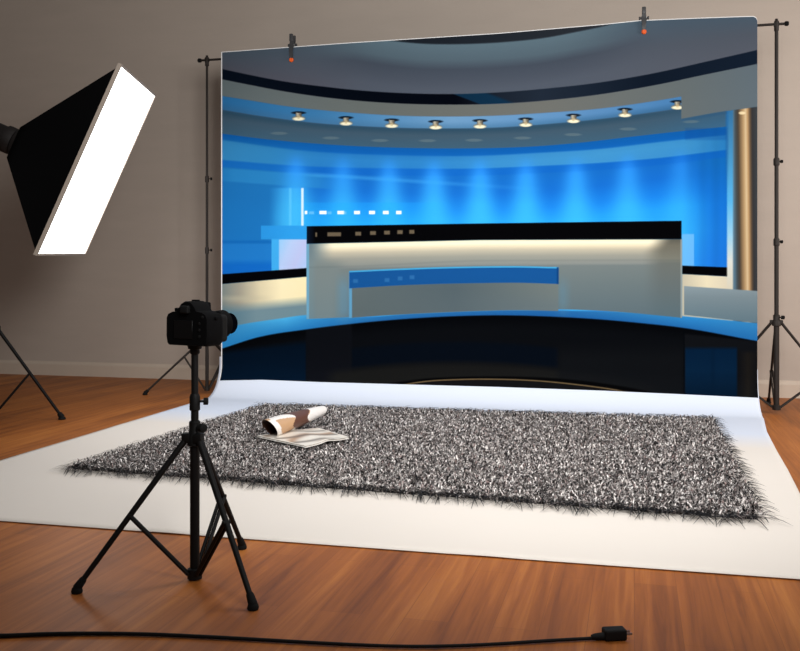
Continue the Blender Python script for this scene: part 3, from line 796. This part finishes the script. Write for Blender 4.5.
pal = np.array([lin(c) for c in ((10, 9, 10), (24, 22, 23), (62, 56, 57), (118, 108, 106), (188, 178, 174), (236, 230, 226), (150, 128, 124))])
NP = 112000
U = rng.uniform(0, 1, NP); Vv = rng.uniform(0, 1, NP)
Va = strands(U, Vv, .038, .0082, .8, .012)
ca = pal[rng.choice(7, (NP, 4), p=[.36, .08, .07, .09, .15, .2, .05])]
NE_ = 3000                                                  # fringe along the four edges
per = rng.uniform(0, 1, NE_); s_ = rng.choice(4, NE_, p=[.33, .12, .43, .12])
Ue = np.where(s_ == 0, per, np.where(s_ == 2, per, np.where(s_ == 1, 1, 0))); Ve = np.where(s_ == 0, 0, np.where(s_ == 2, 1, per))
ow = np.array([[0, 1.], [1, 0], [0, -1], [-1, 0]])[s_]
Vb = strands(Ue.astype(float), Ve.astype(float), .095*np.where(s_ % 2 == 0, 1.35, .8), .0054, .93, .02, ow)
cb_ = np.repeat(pal[rng.choice(7, NE_, p=[.7, .2, .06, .04, 0, 0, 0])][:, None], 4, axis=1)
po = pile('pile', np.concatenate([Va, Vb]), np.concatenate([ca, cb_]), rugo, attr_mat('shag_yarn', .7, .25))
po['label'] = 'black, grey and white shag strands'

# ------------------------------------------------------------ magazine with a curled page
RZ = .052
def fz(px_, py_, z): return floor_at(px_, py_, z)
m0, m1, m2, m3 = fz(257, 436, RZ), fz(318, 428, RZ), fz(349, 437.5, RZ), fz(306, 446.5, RZ)   # spread pages' outline
def mag_mat(name, cA, cB, cC, scale, seedv, lo, hi):
    m = bpy.data.materials.new(name); m.use_nodes = True; nt = m.node_tree; b = nt.nodes['Principled BSDF']
    tc = nt.nodes.new('ShaderNodeTexCoord'); mp = nt.nodes.new('ShaderNodeMapping'); mp.inputs['Location'].default_value = seedv
    mp.inputs['Scale'].default_value = scale
    n = nt.nodes.new('ShaderNodeTexNoise'); n.inputs['Scale'].default_value = 1; n.inputs['Detail'].default_value = 2
    cr = nt.nodes.new('ShaderNodeValToRGB'); e = cr.color_ramp.elements
    e[0].position = lo; e[0].color = (*lin(cA), 1); e[1].position = hi; e[1].color = (*lin(cB), 1); k = e.new((lo+hi)/2); k.color = (*lin(cC), 1)
    nt.links.new(tc.outputs['Object'], mp.inputs['Vector']); nt.links.new(mp.outputs['Vector'], n.inputs['Vector'])
    nt.links.new(n.outputs['Fac'], cr.inputs['Fac']); nt.links.new(cr.outputs['Color'], b.inputs['Base Color'])
    b.inputs['Roughness'].default_value = .35
    return m
mag = empty('magazine', (m0+m2)/2, 'open magazine with one page curled over, lying on the rug', 'magazine')
mag.location.z = RZ-.012
def quad_grid(nu, nv, z):
    a = []
    for j in range(nv):
        v_ = j/(nv-1); row = []
        for i in range(nu):
            u_ = i/(nu-1)
            p = (m0.lerp(m1, u_)).lerp(m3.lerp(m2, u_), v_)
            row.append((p.x, p.y, z(u_, v_)))
        a.append(row)
    return np.array(a)[::-1]
for nm, dz, mm_ in (('page_block', 0, mag_mat('page_edges', (210, 204, 196), (236, 232, 226), (224, 218, 210), (20, 20, 20), (0, 0, 0), .3, .7)),
                    ('open_page', .006, None)):
    g_ = quad_grid(30, 16, lambda a, b: RZ+dz+.014*math.exp(-((a-.5)/.16)**2)*.6-.006*abs(a-.5))
    c4 = None
    if nm == 'open_page':
        # printed photograph: cream page with soft tan and grey sweeps
        nu, nv = 140, 60
        g_ = quad_grid(nu, nv, lambda a, b: RZ+dz+.014*math.exp(-((a-.5)/.16)**2)*.6-.006*abs(a-.5))
        uu, vv_ = np.meshgrid(np.linspace(0, 1, nu), np.linspace(1, 0, nv))
        f = .5+.5*np.sin(vv_*11+uu*3.5+1.4*np.sin(uu*5)); f2 = .5+.5*np.sin(vv_*17-uu*6+2)
        A = np.array(lin((232, 224, 212))); B_ = np.array(lin((160, 116, 76))); D_ = np.array(lin((120, 108, 98)))
        cc = A+(B_-A)*(f**3)[..., None]*.8; cc = cc+(D_-cc)*(f2**3)[..., None]*.9
        bd = (uu < .03)|(uu > .97)|(vv_ < .05)|(vv_ > .95); cc[bd] = A
        c4 = np.concatenate([cc, np.ones(cc.shape[:2]+(1,))], -1)
        mm_ = attr_mat('printed_page', .4, .4)
    me = grid_mesh(nm, g_, c4, .0055 if nm == 'page_block' else .0008)
    link(nm, me, mm_, mag, True)
CURL_FLIP = True
# curled page: a cone-like roll from the left corner to the upper right
ra_, rb2 = at(268.5, 428.5, (1-.078)*920/(428.5-275)), None
ca_ = fz(270, 428.5, .1); cbp = fz(320, 411.5, .125)
axis = (cbp-ca_); AL = axis.length; ax = axis.normalized()
upv = Vector((0, 0, 1)); sdv = ax.cross(upv).normalized(); upn = sdv.cross(ax).normalized()
nu, nv = 90, 110
Pr = np.zeros((nv, nu, 3)); cr_ = np.zeros((nv, nu, 4)); cr_[..., 3] = 1
for j in range(nv):
    th = math.radians(-100+j/(nv-1)*395)
    for i in range(nu):
        t = i/(nu-1)
        rr_ = (.058-.026*t*t)*(1-.16*j/nv)
        # slanted ends: the free edge is cut diagonally
        s0 = -.035*math.cos(th)-.03*math.sin(th); s1 = .03*math.cos(th)+.02*math.sin(th)
        pos = ca_+ax*(s0+(AL+s1-s0)*t)+sdv*(rr_*1.25*math.sin(th))+upn*(rr_*math.cos(th))
        Pr[j, i] = pos
jj = np.linspace(0, 1, nv)[:, None]; ii = np.linspace(0, 1, nu)[None, :]
blob = np.sin(ii*13+2*np.sin(jj*9))*.5+np.sin(jj*14+ii*7)*.5
wht = np.array(lin((238, 232, 226))); tan = np.array(lin((196, 156, 118))); brn = np.array(lin((96, 62, 48)))
cc = np.where((blob > .05)[..., None], tan, wht); 
zone = (ii > .34+.05*np.sin(jj*22))&(ii < .64-.06*np.sin(jj*17)); cc = np.where((zone+0*jj).astype(bool)[..., None], brn, cc)
zone2 = (ii > .66-.06*np.sin(jj*17)); cc = np.where((zone2|(0*jj > 1))[..., None], wht, cc)
cr_[..., :3] = cc
me = grid_mesh('curled_page', Pr, cr_, .0009)
ic = cr_.copy(); ic[..., :3] = np.where((ii < .5)[..., None]+np.zeros((nv, 1, 1), bool), np.array(lin((70, 46, 38))), wht)
av = np.concatenate([cr_.reshape(-1, 4), ic.reshape(-1, 4)])
if CURL_FLIP: av = np.concatenate([ic.reshape(-1, 4), cr_.reshape(-1, 4)])
me.color_attributes['ink'].data.foreach_set('color', av.astype(np.float32).ravel())
cpo = link('curled_page', me, attr_mat('glossy_page', .35, .4), mag, True); cpo['label'] = 'curled page with brown and tan picture'

# ------------------------------------------------------------ cable in the foreground
cp = [(-60, 636), (0, 635.8), (45, 634.2), (95, 633.6), (150, 634.4), (220, 637.5), (300, 642), (360, 645), (410, 646.4), (455, 645.8), (500, 643.8), (550, 640.6), (602, 637.8)]
pts = [floor_at(a, b, .006) for a, b in cp]
dense = []
for i in range(len(pts)-1):
    p0 = pts[max(i-1, 0)]; p1 = pts[i]; p2 = pts[i+1]; p3 = pts[min(i+2, len(pts)-1)]
    for k in range(8):
        t = k/8
        dense.append(.5*((2*p1)+(p2-p0)*t+(2*p0-5*p1+4*p2-p3)*t*t+(3*p1-p0-3*p2+p3)*t**3))
dense.append(pts[-1])
cab = empty('power_cable', pts[0], 'black cable snaking along the wood floor in front, ending in a plug', 'cable')
cab.location.z = 0
bm = bmesh.new(); tube(bm, [Vector((p.x, p.y, .0062)) for p in dense], [.0062-.0016*min(1, i/60) for i in range(len(dense))], 12); from_bm('cord', bm, M_CABLE, cab)
d_ = (pts[-1]-pts[-2]); d_.z = 0; d_.normalize(); e0 = Vector((pts[-1].x, pts[-1].y, .016))
ang = math.atan2(d_.y, d_.x); rt_ = Matrix.Rotation(ang, 3, 'Z')
bm = bmesh.new(); tube_profile(bm, e0-d_*.03+Vector((0, 0, -.006)), d_, [(0, .006), (.01, .009), (.034, .011)], 14)
box(bm, e0+d_*.035, (.062, .036, .03), rt_, .006, 3)
pg = from_bm('plug', bm, M_CABLE, cab)
bm = bmesh.new()
for s in (-1, 1):
    box(bm, e0+d_*.074+Vector((-d_.y, d_.x, 0))*(s*.009), (.018, .002, .006), rt_)
from_bm('prongs', bm, M_STEEL, pg)

# ------------------------------------------------------------ lights
def area(name, loc, target, size, power, color=(1, 1, 1), sy=None, spread=180):
    l = bpy.data.lights.new(name, 'AREA'); l.energy = power; l.color = color; l.size = size; l.spread = math.radians(spread)
    if sy: l.shape = 'RECTANGLE'; l.size_y = sy
    o = bpy.data.objects.new(name, l); col.objects.link(o); o.location = loc
    o.rotation_euler = (Vector(target)-Vector(loc)).to_track_quat('-Z', 'Y').to_euler()
    return o
area('print_fill', (.45, 1.3, 2.3), (-1.3, 7.06, 1.35), 1.4, 88, (1, .995, .985), 1.4, 100)  # unseen area lamp, added to light the print evenly from in front
area('overhead_fill', (-.9, 4.7, 4.1), (-.9, 5.0, 0), 2.6, 46, (1, .985, .97), 1.6, 125)  # added overhead lamp out of view, brightens rug and sheet more than wall
area('right_wall_fill', (4.2, 5.4, 2.4), (1.0, 8.0, 1.4), 1.2, 145, (1, .96, .92), 1.8)  # no window here: area lamp added to brighten the wall's right side
w = bpy.data.worlds.new('world'); sc.world = w; w.use_nodes = True
bg = w.node_tree.nodes['Background']; bg.inputs['Color'].default_value = (1, .97, .94, 1); bg.inputs['Strength'].default_value = .13

# ------------------------------------------------------------ camera
cd = bpy.data.cameras.new('camera'); co = bpy.data.objects.new('camera', cd); col.objects.link(co)
co.location = CAM; co.rotation_euler = (math.pi/2, 0, YAW)
cd.sensor_fit = 'HORIZONTAL'; cd.sensor_width = 36; cd.lens = 920/800*36
cd.shift_y = -(325.5-275)/800
sc.camera = co
vs = sc.view_settings
sc.display_settings.display_device = 'sRGB'
vs.view_transform = 'Standard'; vs.look = 'None'; vs.gamma = 1; vs.use_curve_mapping = False; vs.exposure = 0
